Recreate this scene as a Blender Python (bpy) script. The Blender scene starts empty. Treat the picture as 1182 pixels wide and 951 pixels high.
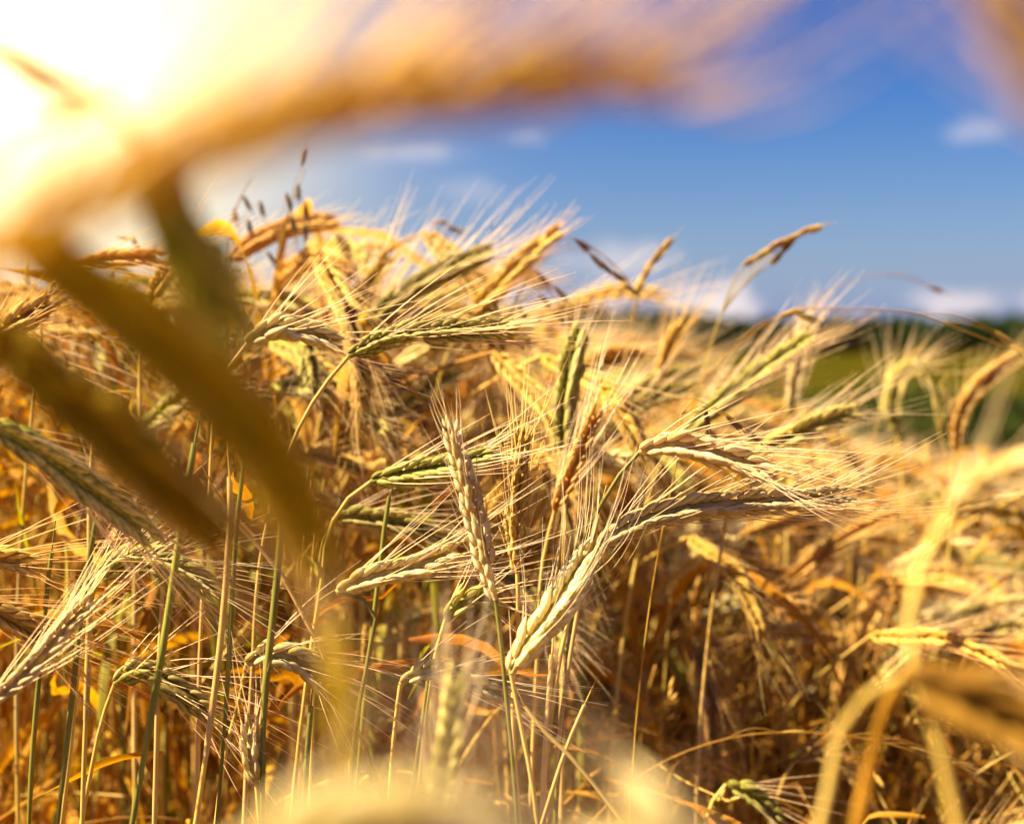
import bpy, math, random
import numpy as np
from mathutils import Vector

random.seed(7)
rng = np.random.default_rng(7)
R = math.radians
S = bpy.context.scene
COL = S.collection

# ---------------------------------------------------------------- camera
CAM_H, FPX, PITCH = 1.15, 1641.0, R(3.15)      # eye height, focal length in photo pixels (1182 wide), tilt
cam_d = bpy.data.cameras.new('camera')
cam = bpy.data.objects.new('camera', cam_d); COL.objects.link(cam)
cam.location = (0, 0, CAM_H)
cam.rotation_euler = (R(90) - PITCH, 0, 0)
cam_d.sensor_width = 36; cam_d.lens = 36 * FPX / 1182
cam_d.clip_start = 0.01; cam_d.clip_end = 6000
cam_d.dof.use_dof = True
cam_d.dof.focus_distance = 0.60
cam_d.dof.aperture_fstop = 5.9
S.camera = cam

# ---------------------------------------------------------------- sky and sun
SUN_EL, SUN_AZ = R(46), R(-97)
sund = Vector((math.sin(SUN_AZ) * math.cos(SUN_EL), math.cos(SUN_AZ) * math.cos(SUN_EL), math.sin(SUN_EL)))
W = bpy.data.worlds.new('World'); S.world = W; W.use_nodes = True
nt = W.node_tree; nt.nodes.clear()
def N(t, typ, **kw):
    n = t.nodes.new(typ)
    for k, v in kw.items(): setattr(n, k, v)
    return n
def math_n(t, op, a, b=None, clamp=False):
    n = N(t, 'ShaderNodeMath', operation=op, use_clamp=clamp)
    for i, v in enumerate((a, b)):
        if v is None: continue
        if isinstance(v, (int, float)): n.inputs[i].default_value = v
        else: t.links.new(v, n.inputs[i])
    return n.outputs[0]
def vmath(t, op, a, b):
    n = N(t, 'ShaderNodeVectorMath', operation=op)
    for i, v in enumerate((a, b)):
        if isinstance(v, (tuple, list, Vector)): n.inputs[i].default_value = tuple(v)
        else: t.links.new(v, n.inputs[i])
    return n
def mixc(t, fac, a, b, mode='MIX'):
    n = N(t, 'ShaderNodeMix', data_type='RGBA', blend_type=mode)
    for idx, v in ((0, fac), (6, a), (7, b)):
        if isinstance(v, (int, float)): n.inputs[idx].default_value = v
        elif isinstance(v, (tuple, list)): n.inputs[idx].default_value = (*v[:3], 1)
        else: t.links.new(v, n.inputs[idx])
    return n.outputs[2]
sky = N(nt, 'ShaderNodeTexSky', sky_type='NISHITA', sun_disc=False)
sky.sun_elevation = SUN_EL; sky.sun_rotation = SUN_AZ
sky.air_density = 1.0; sky.dust_density = 1.0; sky.ozone_density = 6.0
tc = N(nt, 'ShaderNodeTexCoord')
gen = vmath(nt, 'NORMALIZE', tc.outputs['Generated'], (0, 0, 0)).outputs[0]
# small fair-weather clouds low over the horizon, each at its own bearing
def px_dir(px, py):
    x, y = (px - 591) / FPX, (475.5 - py) / FPX
    c, s = math.cos(PITCH), math.sin(PITCH)
    return Vector((x, c + y * s, -s + y * c)).normalized()
noise = N(nt, 'ShaderNodeTexNoise'); noise.inputs['Scale'].default_value = 34; noise.inputs['Detail'].default_value = 6
nt.links.new(gen, noise.inputs['Vector'])
cl = None
for px, py, wx, wz, k in ((825, 350, 55, 26, 1.0), (1105, 350, 60, 15, .7), (715, 300, 60, 20, .45), (690, 362, 60, 12, .6), (460, 175, 70, 12, .32),
                          (1130, 152, 42, 14, .32), (603, 156, 24, 11, .3), (540, 222, 60, 14, .2), (1300, 345, 120, 22, .8), (300, 350, 150, 24, .7), (-80, 340, 150, 30, .7)):
    d = px_dir(px, py)
    df = vmath(nt, 'SUBTRACT', gen, d).outputs[0]
    sc_ = vmath(nt, 'MULTIPLY', df, (FPX / wx, FPX / wx, FPX / wz)).outputs[0]
    ln = N(nt, 'ShaderNodeVectorMath', operation='LENGTH'); nt.links.new(sc_, ln.inputs[0])
    r = math_n(nt, 'ADD', ln.outputs['Value'], math_n(nt, 'MULTIPLY', math_n(nt, 'SUBTRACT', noise.outputs[0], .5), 2.2))
    v = math_n(nt, 'MULTIPLY', math_n(nt, 'SUBTRACT', 1.25, r, True), k)
    cl = v if cl is None else math_n(nt, 'MAXIMUM', cl, v)
hs = N(nt, 'ShaderNodeHueSaturation'); hs.inputs['Hue'].default_value = 0.520
hs.inputs['Saturation'].default_value = 1.42; hs.inputs['Value'].default_value = .53
nt.links.new(sky.outputs[0], hs.inputs['Color'])
sepz = N(nt, 'ShaderNodeSeparateXYZ'); nt.links.new(gen, sepz.inputs[0])
low = math_n(nt, 'POWER', math_n(nt, 'SUBTRACT', 1.0, math_n(nt, 'MAXIMUM', sepz.outputs[2], 0.0)), 13.0)
skyh = mixc(nt, math_n(nt, 'MULTIPLY', low, .75), hs.outputs[0], (1.25, 1.6, 3.2))     # paler air low down
skyc = mixc(nt, cl, skyh, (4.6, 4.0, 3.9))
# warm glare painted into the sky colour at the upper left,
# away from the sun's own direction, with no cloud behind it
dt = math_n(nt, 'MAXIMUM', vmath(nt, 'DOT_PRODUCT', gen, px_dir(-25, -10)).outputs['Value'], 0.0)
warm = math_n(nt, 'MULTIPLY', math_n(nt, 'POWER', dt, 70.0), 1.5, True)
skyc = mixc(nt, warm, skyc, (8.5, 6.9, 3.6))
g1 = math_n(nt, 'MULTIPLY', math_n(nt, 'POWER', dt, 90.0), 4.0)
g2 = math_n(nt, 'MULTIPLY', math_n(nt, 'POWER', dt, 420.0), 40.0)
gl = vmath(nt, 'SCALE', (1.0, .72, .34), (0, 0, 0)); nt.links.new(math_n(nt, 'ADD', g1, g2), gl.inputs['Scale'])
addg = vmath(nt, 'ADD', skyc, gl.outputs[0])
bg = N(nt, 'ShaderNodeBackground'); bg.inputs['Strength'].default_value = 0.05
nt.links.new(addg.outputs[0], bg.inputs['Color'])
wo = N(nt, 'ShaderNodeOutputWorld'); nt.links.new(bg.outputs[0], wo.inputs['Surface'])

sun_d = bpy.data.lights.new('sun', 'SUN'); sun_d.energy = 5.0; sun_d.angle = R(0.5); sun_d.color = (1.0, .80, .50)
sun = bpy.data.objects.new('sun', sun_d); COL.objects.link(sun)
sun.rotation_euler = (-sund).to_track_quat('-Z', 'Y').to_euler(); sun.location = (-3, 6, 5)

S.view_settings.view_transform = 'Standard'; S.view_settings.look = 'None'
S.view_settings.exposure = 2.15; S.view_settings.gamma = 1.0; S.view_settings.use_curve_mapping = False
S.render.engine = 'CYCLES'
S.cycles.max_bounces = 8; S.cycles.diffuse_bounces = 4; S.cycles.glossy_bounces = 2; S.cycles.transmission_bounces = 6
S.cycles.use_denoising = True; S.cycles.sample_clamp_indirect = 6; S.cycles.caustics_reflective = False; S.cycles.caustics_refractive = False

def P(px, py, d):
    """point at forward distance d (metres) along the bearing of photo pixel (px, py)"""
    x, y = (px - 591) / FPX * d, (475.5 - py) / FPX * d
    c, s = math.cos(PITCH), math.sin(PITCH)
    return np.array((x, d * c + y * s, CAM_H - d * s + y * c))

# ---------------------------------------------------------------- materials
def plant_mat(name, a, b, transl=.35, rough=.55, var=.35, spot=.25, scale=160, stretch=1.0):
    m = bpy.data.materials.new(name); m.use_nodes = True
    t = m.node_tree; t.nodes.clear()
    at = N(t, 'ShaderNodeAttribute', attribute_name='pig')
    sep = N(t, 'ShaderNodeSeparateColor'); t.links.new(at.outputs['Color'], sep.inputs[0])
    oi = N(t, 'ShaderNodeObjectInfo')
    co = N(t, 'ShaderNodeTexCoord')
    mp = N(t, 'ShaderNodeMapping'); mp.inputs['Scale'].default_value = (1, 1, stretch)
    t.links.new(co.outputs['Object'], mp.inputs['Vector'])
    nz = N(t, 'ShaderNodeTexNoise'); nz.inputs['Scale'].default_value = scale; nz.inputs['Detail'].default_value = 4
    t.links.new(mp.outputs[0], nz.inputs['Vector'])
    f = math_n(t, 'ADD', sep.outputs[0], math_n(t, 'MULTIPLY', math_n(t, 'SUBTRACT', nz.outputs[0], .5), 1.3), True)
    c = mixc(t, f, a, b)
    nz2 = N(t, 'ShaderNodeTexNoise'); nz2.inputs['Scale'].default_value = 22; nz2.inputs['Detail'].default_value = 2
    t.links.new(co.outputs['Object'], nz2.inputs['Vector'])
    # each plant a little browner, paler or darker than the next
    rnd = math_n(t, 'FRACT', math_n(t, 'ADD', oi.outputs['Random'], sep.outputs[2]))
    val = math_n(t, 'ADD', math_n(t, 'MULTIPLY', rnd, var), 1.0 - var * .6)
    val = math_n(t, 'MULTIPLY', val, math_n(t, 'ADD', math_n(t, 'MULTIPLY', nz2.outputs[0], spot * 2), 1.0 - spot))
    h = N(t, 'ShaderNodeHueSaturation')
    rnd2 = math_n(t, 'FRACT', math_n(t, 'MULTIPLY', rnd, 7.31))
    t.links.new(math_n(t, 'ADD', math_n(t, 'MULTIPLY', rnd2, .022), .494), h.inputs['Hue'])
    t.links.new(val, h.inputs['Value']); t.links.new(c, h.inputs['Color'])
    p = N(t, 'ShaderNodeBsdfPrincipled'); p.inputs['Roughness'].default_value = rough
    p.inputs['Specular IOR Level'].default_value = .18
    t.links.new(h.outputs[0], p.inputs['Base Color'])
    bmp = N(t, 'ShaderNodeBump'); bmp.inputs['Strength'].default_value = .25; bmp.inputs['Distance'].default_value = .0004
    t.links.new(nz.outputs[0], bmp.inputs['Height']); t.links.new(bmp.outputs[0], p.inputs['Normal'])
    tr = N(t, 'ShaderNodeBsdfTranslucent')
    hs2 = N(t, 'ShaderNodeHueSaturation'); hs2.inputs['Saturation'].default_value = 1.15; hs2.inputs['Value'].default_value = 1.1
    t.links.new(h.outputs[0], hs2.inputs['Color']); t.links.new(hs2.outputs[0], tr.inputs['Color'])
    mx = N(t, 'ShaderNodeMixShader'); mx.inputs[0].default_value = transl
    t.links.new(p.outputs[0], mx.inputs[1]); t.links.new(tr.outputs[0], mx.inputs[2])
    o = N(t, 'ShaderNodeOutputMaterial'); t.links.new(mx.outputs[0], o.inputs['Surface'])
    return m
M = {
 'ear_pale':  plant_mat('pale_ear',  (.46, .33, .08), (.89, .76, .44), .30, .7, spot=.3, scale=420),
 'ear_gold':  plant_mat('gold_ear',  (.40, .20, .012), (.84, .59, .19), .36, .7, spot=.3, scale=420),
 'ear_green': plant_mat('green_ear', (.19, .175, .010), (.76, .64, .22), .36, .7, spot=.3, scale=420),
 'ear_amber': plant_mat('amber_ear', (.58, .34, .004), (.92, .70, .07), .6, .8),
 'ear_olive': plant_mat('olive_ear', (.38, .25, .005), (.72, .51, .025), .55, .8),
 'ear_dark':  plant_mat('dark_ear', (.13, .065, .004), (.34, .19, .02), .25, .8),
 'ear_brown': plant_mat('brown_ear', (.28, .14, .014), (.66, .44, .14), .28, .7, spot=.3, scale=420),
 'awn':       plant_mat('awns', (.82, .64, .38), (.90, .77, .56), .45, .5),
 'awn_sun':   plant_mat('sunlit_awns', (.86, .66, .20), (.92, .80, .42), .5, .6, var=.15),
 'awn_gold':  plant_mat('golden_awns', (.78, .52, .19), (.88, .69, .36), .45, .5),
 'stem_straw':plant_mat('straw_stem', (.50, .32, .045), (.70, .50, .16), .2, .45, spot=.4, stretch=.06),
 'stem_green':plant_mat('green_stem', (.05, .07, .012), (.30, .27, .05), .15, .42, spot=.4, stretch=.06),
 'stem_brown':plant_mat('brown_stem', (.26, .115, .012), (.48, .26, .045), .12, .5, stretch=.1),
 'sheath':    plant_mat('leaf_sheath', (.50, .32, .07), (.70, .50, .20), .3, .6, spot=.4, stretch=.1),
 'leaf_dry':  plant_mat('dry_leaf', (.46, .21, .008), (.70, .40, .045), .45, .7, stretch=.2),
 'leaf_rust': plant_mat('rusty_leaf', (.28, .095, .003), (.52, .225, .012), .45, .7, stretch=.2),
 'leaf_green':plant_mat('green_leaf', (.17, .16, .008), (.40, .33, .03), .5, .6, stretch=.2),
 'oat':       plant_mat('wild_oat_husk', (.20, .12, .07), (.42, .28, .17), .35, .6),
}
def simple_mat(name, cols, scale, rough=.9, detail=6, bump=0, dist=.05):
    m = bpy.data.materials.new(name); m.use_nodes = True
    t = m.node_tree; p = t.nodes['Principled BSDF']; p.inputs['Roughness'].default_value = rough; p.inputs['Specular IOR Level'].default_value = 0
    co = N(t, 'ShaderNodeTexCoord'); nz = N(t, 'ShaderNodeTexNoise')
    nz.inputs['Scale'].default_value = scale; nz.inputs['Detail'].default_value = detail
    t.links.new(co.outputs['Object'], nz.inputs['Vector'])
    cr = N(t, 'ShaderNodeValToRGB')
    el = cr.color_ramp.elements
    el[0].position = .3; el[0].color = (*cols[0], 1); el[1].position = .7; el[1].color = (*cols[-1], 1)
    for i, c in enumerate(cols[1:-1]):
        e = el.new(.3 + .4 * (i + 1) / (len(cols) - 1)); e.color = (*c, 1)
    t.links.new(nz.outputs[0], cr.inputs[0]); t.links.new(cr.outputs[0], p.inputs['Base Color'])
    if bump:
        b = N(t, 'ShaderNodeBump'); b.inputs['Strength'].default_value = bump; b.inputs['Distance'].default_value = dist
        t.links.new(nz.outputs[0], b.inputs['Height']); t.links.new(b.outputs[0], p.inputs['Normal'])
    return m
M['soil'] = simple_mat('soil', [(.10, .06, .03), (.18, .11, .05), (.26, .16, .07)], 30, bump=.6)
M['meadow'] = simple_mat('meadow_grass', [(.018, .022, .002), (.040, .036, .003), (.070, .050, .005)], .2)
M['wood'] = simple_mat('woodland', [(.008, .016, .006), (.02, .035, .010), (.035, .05, .015)], .25)
M['bush'] = simple_mat('bush_leaves', [(.015, .025, .008), (.035, .05, .012), (.07, .08, .02)], 4)
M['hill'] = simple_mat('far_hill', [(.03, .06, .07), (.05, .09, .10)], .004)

# ---------------------------------------------------------------- mesh tools
class MB:
    def __init__(s): s.v, s.q, s.t, s.a, s.qm, s.tm, s.n = [], [], [], [], [], [], 0
    def add(s, v, q=None, t=None, a=None, mi=0):
        v = np.asarray(v, float).reshape(-1, 3)
        if a is None: a = np.full((len(v), 3), .5)
        s.v.append(v); s.a.append(np.asarray(a, float).reshape(-1, 3))
        if q is not None and len(q): s.q.append(np.asarray(q, int) + s.n); s.qm.append(np.full(len(q), mi))
        if t is not None and len(t): s.t.append(np.asarray(t, int) + s.n); s.tm.append(np.full(len(t), mi))
        s.n += len(v)
    def arrays(s):
        V = np.concatenate(s.v); A = np.concatenate(s.a)
        Q = np.concatenate(s.q) if s.q else np.zeros((0, 4), int); T = np.concatenate(s.t) if s.t else np.zeros((0, 3), int)
        QM = np.concatenate(s.qm) if s.q else np.zeros(0, int); TM = np.concatenate(s.tm) if s.t else np.zeros(0, int)
        return V, A, Q, T, QM, TM
    def mesh(s, name, mats, origin=(0, 0, 0), smooth=True):
        V, A, Q, T, QM, TM = s.arrays()
        V = V - np.asarray(origin)
        me = bpy.data.meshes.new(name)
        me.vertices.add(len(V)); me.vertices.foreach_set('co', V.astype(np.float32).ravel())
        nl = Q.size + T.size
        me.loops.add(nl); me.loops.foreach_set('vertex_index', np.concatenate([Q.ravel(), T.ravel()]).astype(np.int32))
        npoly = len(Q) + len(T)
        me.polygons.add(npoly)
        st = np.concatenate([np.arange(len(Q)) * 4, Q.size + np.arange(len(T)) * 3])
        me.polygons.foreach_set('loop_start', st.astype(np.int32))
        me.polygons.foreach_set('material_index', np.concatenate([QM, TM]).astype(np.int32))
        me.polygons.foreach_set('use_smooth', np.full(npoly, smooth))
        me.update(calc_edges=True)
        at = me.attributes.new('pig', 'FLOAT_COLOR', 'POINT')
        at.data.foreach_set('color', np.concatenate([A, np.ones((len(A), 1))], 1).astype(np.float32).ravel())
        for m in (mats if isinstance(mats, (list, tuple)) else [mats]): me.materials.append(m)
        return me
def link(name, mesh, parent=None, loc=None):
    o = bpy.data.objects.new(name, mesh); COL.objects.link(o)
    if parent: o.parent = parent
    if loc is not None: o.location = loc
    return o
def tag(o, label=None, cat=None, group=None, kind=None):
    if label: o['label'] = label
    if cat: o['category'] = cat
    if group: o['group'] = group
    if kind: o['kind'] = kind
    return o
def unit(v): 
    v = np.asarray(v, float); return v / np.maximum(np.linalg.norm(v, axis=-1, keepdims=True), 1e-9)
def smooth_path(pts, n):
    """Hermite curve through the points, tangents weighted by chord length so unequal spans do not kink"""
    pts = np.asarray(pts, float)
    if len(pts) == 2: pts = np.array([pts[0], (pts[0] + pts[1]) / 2, pts[1]])
    h = np.maximum(np.linalg.norm(np.diff(pts, axis=0), axis=1), 1e-6)
    sl = np.diff(pts, axis=0) / h[:, None]
    m = np.empty_like(pts)
    m[1:-1] = (sl[:-1] * h[1:, None] + sl[1:] * h[:-1, None]) / (h[:-1] + h[1:])[:, None]
    m[0] = sl[0] * 1.5 - m[1] * .5; m[-1] = sl[-1] * 1.5 - m[-2] * .5
    out = []
    for i in range(len(pts) - 1):
        u = np.linspace(0, 1, 16, endpoint=(i == len(pts) - 2))[:, None]
        out.append((2 * u ** 3 - 3 * u ** 2 + 1) * pts[i] + (u ** 3 - 2 * u ** 2 + u) * h[i] * m[i] + (3 * u ** 2 - 2 * u ** 3) * pts[i + 1] + (u ** 3 - u ** 2) * h[i] * m[i + 1])
    out = np.concatenate(out)
    L = np.concatenate([[0], np.cumsum(np.linalg.norm(np.diff(out, axis=0), axis=1))])
    s = np.linspace(0, L[-1], n)
    return np.stack([np.interp(s, L, out[:, k]) for k in range(3)], 1), L[-1]
def frames(path, ref):
    T = unit(np.gradient(path, axis=0))
    Sd = unit(np.cross(T, ref)); Nn = np.cross(Sd, T)
    return T, Sd, Nn
def tube(mb, path, rad, sides=7, mi=0, a=None, rnd=.5):
    path = np.asarray(path); n = len(path)
    T = unit(np.gradient(path, axis=0))
    ref = np.array([.13, .95, .3])
    Sd = unit(np.cross(T, ref)); Nn = np.cross(Sd, T)
    th = np.arange(sides) * 2 * math.pi / sides
    rad = np.broadcast_to(np.asarray(rad, float), (n,))
    V = path[:, None] + rad[:, None, None] * (np.cos(th)[None, :, None] * Sd[:, None] + np.sin(th)[None, :, None] * Nn[:, None])
    i, j = np.meshgrid(np.arange(n - 1), np.arange(sides), indexing='ij'); j2 = (j + 1) % sides
    q = np.stack([i * sides + j, i * sides + j2, (i + 1) * sides + j2, (i + 1) * sides + j], -1).reshape(-1, 4)
    s = np.linspace(0, 1, n)
    A = np.stack([np.repeat(.5 if a is None else np.asarray(a), 1) * np.ones(n), s, np.full(n, rnd)], 1)
    mb.add(V, q, a=np.repeat(A, sides, 0), mi=mi)
# husk template: pointed boat, x along, y across, z outwards
def husk_template(rings, seg):
    us = np.linspace(0, 1, rings)
    prof = np.interp(us, [0, .12, .35, .6, .85, 1], [.30, .72, 1, .80, .36, .05])
    th = np.arange(seg) * 2 * math.pi / seg
    V, A = [], []
    for u, r in zip(us, prof):
        for a in th:
            y, z = math.cos(a) * r, math.sin(a) * r
            V.append((u, y * .5, z * .5 + .12 * math.sin(u * math.pi)))
            A.append((-.15 + .85 * abs(math.cos(a)) ** 3 + .9 * max(0, u - .3), u, .5))
    i, j = np.meshgrid(np.arange(rings - 1), np.arange(seg), indexing='ij'); j2 = (j + 1) % seg
    q = np.stack([i * seg + j, i * seg + j2, (i + 1) * seg + j2, (i + 1) * seg + j], -1).reshape(-1, 4)
    return np.array(V), np.array(A), q
HT = husk_template(8, 8); HT_LO = husk_template(4, 4)
def husks(mb, base, d, s, n, L, Wd, Th, tmpl, rnd=.5, mi=0):
    V, A, q = tmpl; m = len(V); k = len(base)
    X = base[:, None] + V[None, :, 0:1] * (L[:, None, None] * d[:, None]) + V[None, :, 1:2] * (Wd[:, None, None] * s[:, None]) + V[None, :, 2:3] * (Th[:, None, None] * n[:, None])
    Q = (q[None] + (np.arange(k) * m)[:, None, None]).reshape(-1, 4)
    AA = np.tile(A, (k, 1)); AA[:, 2] = rnd
    AA[:, 0] = np.clip(AA[:, 0] + np.repeat(rng.normal(0, .10, k), m), 0, 1)
    mb.add(X, Q, a=AA, mi=mi)
def bristles(mb, start, d, L, bend, r0, seg=6, sides=3, rnd=.5, mi=0):
    k = len(start); s = np.linspace(0, 1, seg)
    path = start[:, None] + L[:, None, None] * (d[:, None] * s[None, :, None] + bend[:, None] * (s ** 2)[None, :, None])
    ref = unit(np.array([.2, .9, .35]))
    a = unit(np.cross(d, ref)); b = np.cross(d, a)
    th = np.arange(sides) * 2 * math.pi / sides
    rr = r0 * (1 - .85 * s)
    V = path[:, :, None] + rr[None, :, None, None] * (np.cos(th)[None, None, :, None] * a[:, None, None] + np.sin(th)[None, None, :, None] * b[:, None, None])
    i, j = np.meshgrid(np.arange(seg - 1), np.arange(sides), indexing='ij'); j2 = (j + 1) % sides
    q = np.stack([i * sides + j, i * sides + j2, (i + 1) * sides + j2, (i + 1) * sides + j], -1).reshape(-1, 4)
    Q = (q[None] + (np.arange(k) * seg * sides)[:, None, None]).reshape(-1, 4)
    A = np.zeros((k, seg, sides, 3)); A[..., 0] = s[None, :, None]; A[..., 2] = rnd
    A[..., 0] += rng.normal(0, .2, (k, 1, 1))
    mb.add(V, Q, a=np.clip(A, 0, 1), mi=mi)
def ear_geo(eb, ab, path_pts, ref, width=.0115, roll=0., awn=.05, spread=.42, bias=(0, 0, 0), lo=False, rnd=.5, mi=0, ami=0, pitch=.0027, awn_r=.00027):
    """husks into eb, bristles into ab; two rows of paired husks up the rachis"""
    pth, L = smooth_path(path_pts, 60)
    n = max(8, int(L / (pitch if not lo else .0062)))
    s = (np.arange(n) + .3) / n * .97
    idx = s * 59
    at = lambda arr: np.stack([np.interp(idx, np.arange(60), arr[:, k]) for k in range(3)], 1)
    T, Sd, Nn = frames(pth, np.asarray(ref, float))
    c, sn = math.cos(roll), math.sin(roll)
    Sd, Nn = c * Sd + sn * Nn, -sn * Sd + c * Nn
    p, T, Sd, Nn = at(pth), unit(at(T)), unit(at(Sd)), unit(at(Nn))
    size = np.interp(s, [0, .12, .45, .8, 1], [.62, .9, 1, .85, .5])
    side = np.where(np.arange(n) % 2 == 0, 1., -1.)[:, None]
    jit = lambda: rng.normal(0, .07, (n, 3))
    B, D, SS, NN, SZ = [], [], [], [], []
    for k in ((-1, 1) if not lo else (0,)):
        out = unit(side * Sd * 1.0 + k * Nn * .55)
        d = unit(T + side * Sd * .20 + k * Nn * .17 + jit())
        B.append(p + (side * Sd * .15 + k * Nn * .16) * (width * size)[:, None])
        D.append(d); ss = unit(np.cross(d, out)); SS.append(ss); NN.append(np.cross(ss, d) * 1.0); SZ.append(size)
    B, D, SS, NN, SZ = map(np.concatenate, (B, D, SS, NN, SZ))
    NN = np.where((NN * 1).sum(1, keepdims=True) == 99, NN, NN)
    outv = unit(B - np.tile(p, (len(B) // n, 1)))
    NN = NN * np.sign((NN * outv).sum(1, keepdims=True) + 1e-6)
    hl = (.0112 if not lo else .0125) * SZ * (width / .0115) * rng.uniform(.84, 1.12, len(SZ))
    if not lo:                                   # a few husks shed
        keep = rng.random(len(B)) > .035
        B, D, SS, NN, SZ, outv, hl = (q_[keep] for q_ in (B, D, SS, NN, SZ, outv, hl))
    husks(eb, B, D, SS, NN, hl, (.0042 if not lo else .0085) * SZ * width / .0115, (.0038 if not lo else .006) * SZ * width / .0115, HT_LO if lo else HT, rnd, mi)
    # rachis core so that no light leaks through the row
    tube(eb, pth[::6], np.interp(np.linspace(0, 1, 10), [0, .2, .8, 1], [.0012, width * .20, width * .17, .0008]), 6, mi, .2, rnd)
    if awn > 0:
        tip = B + D * hl[:, None] * .96
        TT = np.tile(T, (2 if not lo else 1, 1))[keep] if not lo else T
        sel = np.ones(len(B), bool)
        if lo: sel = rng.random(len(B)) < .8
        dd = unit(D * 1.0 + (outv * spread * .6) + rng.normal(0, .09, D.shape) + TT * .3)
        bend = rng.normal(0, .05, D.shape) + np.asarray(bias, float) + TT * .12 - outv * .08
        La = awn * rng.uniform(.72, 1.15, len(B)) * (.75 + .25 * SZ)
        La = np.where(rng.random(len(B)) < .16, La * rng.uniform(.25, .7, len(B)), La)      # some snapped short
        bristles(ab, tip[sel], dd[sel], La[sel], bend[sel], awn_r if not lo else awn_r * 1.5, 6 if not lo else 4, 3, rnd, ami)
    return pth, L
def blade(mb, pts, width, twist=.6, ref=(0, 1, .2), n=16, mi=0, rnd=.5, fold=.25, phase=0.):
    """a leaf blade: tapering, folded along the midrib, curling"""
    pth, L = smooth_path(pts, n)
    T, Sd, Nn = frames(pth, np.asarray(ref, float))
    s = np.linspace(0, 1, n)
    w = width * np.interp(s, [0, .12, .4, .8, 1], [.45, .9, 1, .6, .04]) * .5
    an = twist * s + phase + .25 * np.sin(s * 9 + rnd * 20)
    c, sn = np.cos(an)[:, None], np.sin(an)[:, None]
    A1, A2 = c * Sd + sn * Nn, -sn * Sd + c * Nn
    w = w[:, None]
    V = np.stack([pth - A1 * w + A2 * w * fold, pth - A1 * w * .5 + A2 * w * fold * .3, pth, pth + A1 * w * .5 + A2 * w * fold * .3, pth + A1 * w + A2 * w * fold], 1)
    i, j = np.meshgrid(np.arange(n - 1), np.arange(4), indexing='ij')
    q = np.stack([i * 5 + j, i * 5 + j + 1, (i + 1) * 5 + j + 1, (i + 1) * 5 + j], -1).reshape(-1, 4)
    A = np.zeros((n, 5, 3)); A[..., 0] = np.array([.7, .45, .2, .45, .7]) ; A[..., 1] = s[:, None]; A[..., 2] = rnd
    mb.add(V, q, a=A, mi=mi)
def add_sheaths(mb, pth, r0, r1, mi, rnd):
    n = len(pth)
    for k in range(3):
        a = .22 + .33 * k; i0 = int(a * n); i1 = min(n - 2, i0 + int(n * rng.uniform(.10, .2)))
        if i1 - i0 < 4: continue
        seg = pth[i0:i1 + 1]; r = r0 + (r1 - r0) * a
        tube(mb, seg, r * np.interp(np.linspace(0, 1, len(seg)), [0, .06, .8, 1], [1.1, 1.35, 1.22, 1.08]), 8, mi, .6, rnd)
def wander(pth, amp=.0012):
    n = len(pth); s = np.linspace(0, 1, n); w = np.sin(s * math.pi)
    o = sum(rng.normal(0, amp / k, 3)[None] * np.sin(s * math.pi * 2 * k + rng.uniform(0, 6))[:, None] for k in (2, 3, 5))
    return pth + o * w[:, None] * [1, 1, 0]
def stem_radius(n, r0, r1, nodes=2):
    s = np.linspace(0, 1, n)
    r = r0 + (r1 - r0) * s
    for k in range(nodes):
        r = r * (1 + .45 * np.exp(-((s - (.22 + .33 * k)) / .006) ** 2))
    return r

# ---------------------------------------------------------------- setting
def terrain(y): return np.interp(y, [-40, 7, 30, 300, 6000], [0, 0, -.35, -3.2, -3.4])
def sheet(name, x0, x1, ys, mat, dz=0, nx=24, bump=0):
    mb = MB(); xs = np.linspace(x0, x1, nx)
    X, Y = np.meshgrid(xs, ys)
    Z = terrain(Y) + dz + bump * rng.normal(0, 1, X.shape)
    n = len(xs)
    i, j = np.meshgrid(np.arange(len(ys) - 1), np.arange(n - 1), indexing='ij')
    q = np.stack([i * n + j, i * n + j + 1, (i + 1) * n + j + 1, (i + 1) * n + j], -1).reshape(-1, 4)
    mb.add(np.stack([X, Y, Z], -1), q)
    return tag(link(name, mb.mesh(name, mat)), kind='structure')
sheet('ground', -5000, 5000, [-60, -10, 0, 7, 30, 300, 5500], M['soil'], 0, 60)
sheet('field_soil', -12, 12, np.linspace(-2, 14, 120), M['soil'], .012, 160, .006)
sheet('meadow', -900, 900, [14.5, 20, 30, 60, 120, 200, 300, 900], M['meadow'], .03, 40)
# far hills, low; the blue of distance haze is put into their colour
mb = MB(); th = np.linspace(-.9, .9, 90)
hx, hy = 4200 * np.sin(th), 4200 * np.cos(th)
hz = 7 + 4 * np.sin(th * 9 + 1) + 3 * np.sin(th * 23) + 1 * np.sin(th * 61)
rows = [np.stack([hx, hy, np.full(90, -6.)], 1), np.stack([hx * 1.02, hy * 1.02, np.maximum(hz, 3)], 1), np.stack([hx * 1.1, hy * 1.1, np.maximum(hz, 3) * .9], 1), np.stack([hx * 1.14, hy * 1.14, np.full(90, -8.)], 1)]
i, j = np.meshgrid(np.arange(3), np.arange(89), indexing='ij')
mb.add(np.concatenate(rows), np.stack([i * 90 + j, i * 90 + j + 1, (i + 1) * 90 + j + 1, (i + 1) * 90 + j], -1).reshape(-1, 4))
tag(link('hills', mb.mesh('hills', M['hill'])), kind='structure')

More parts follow.
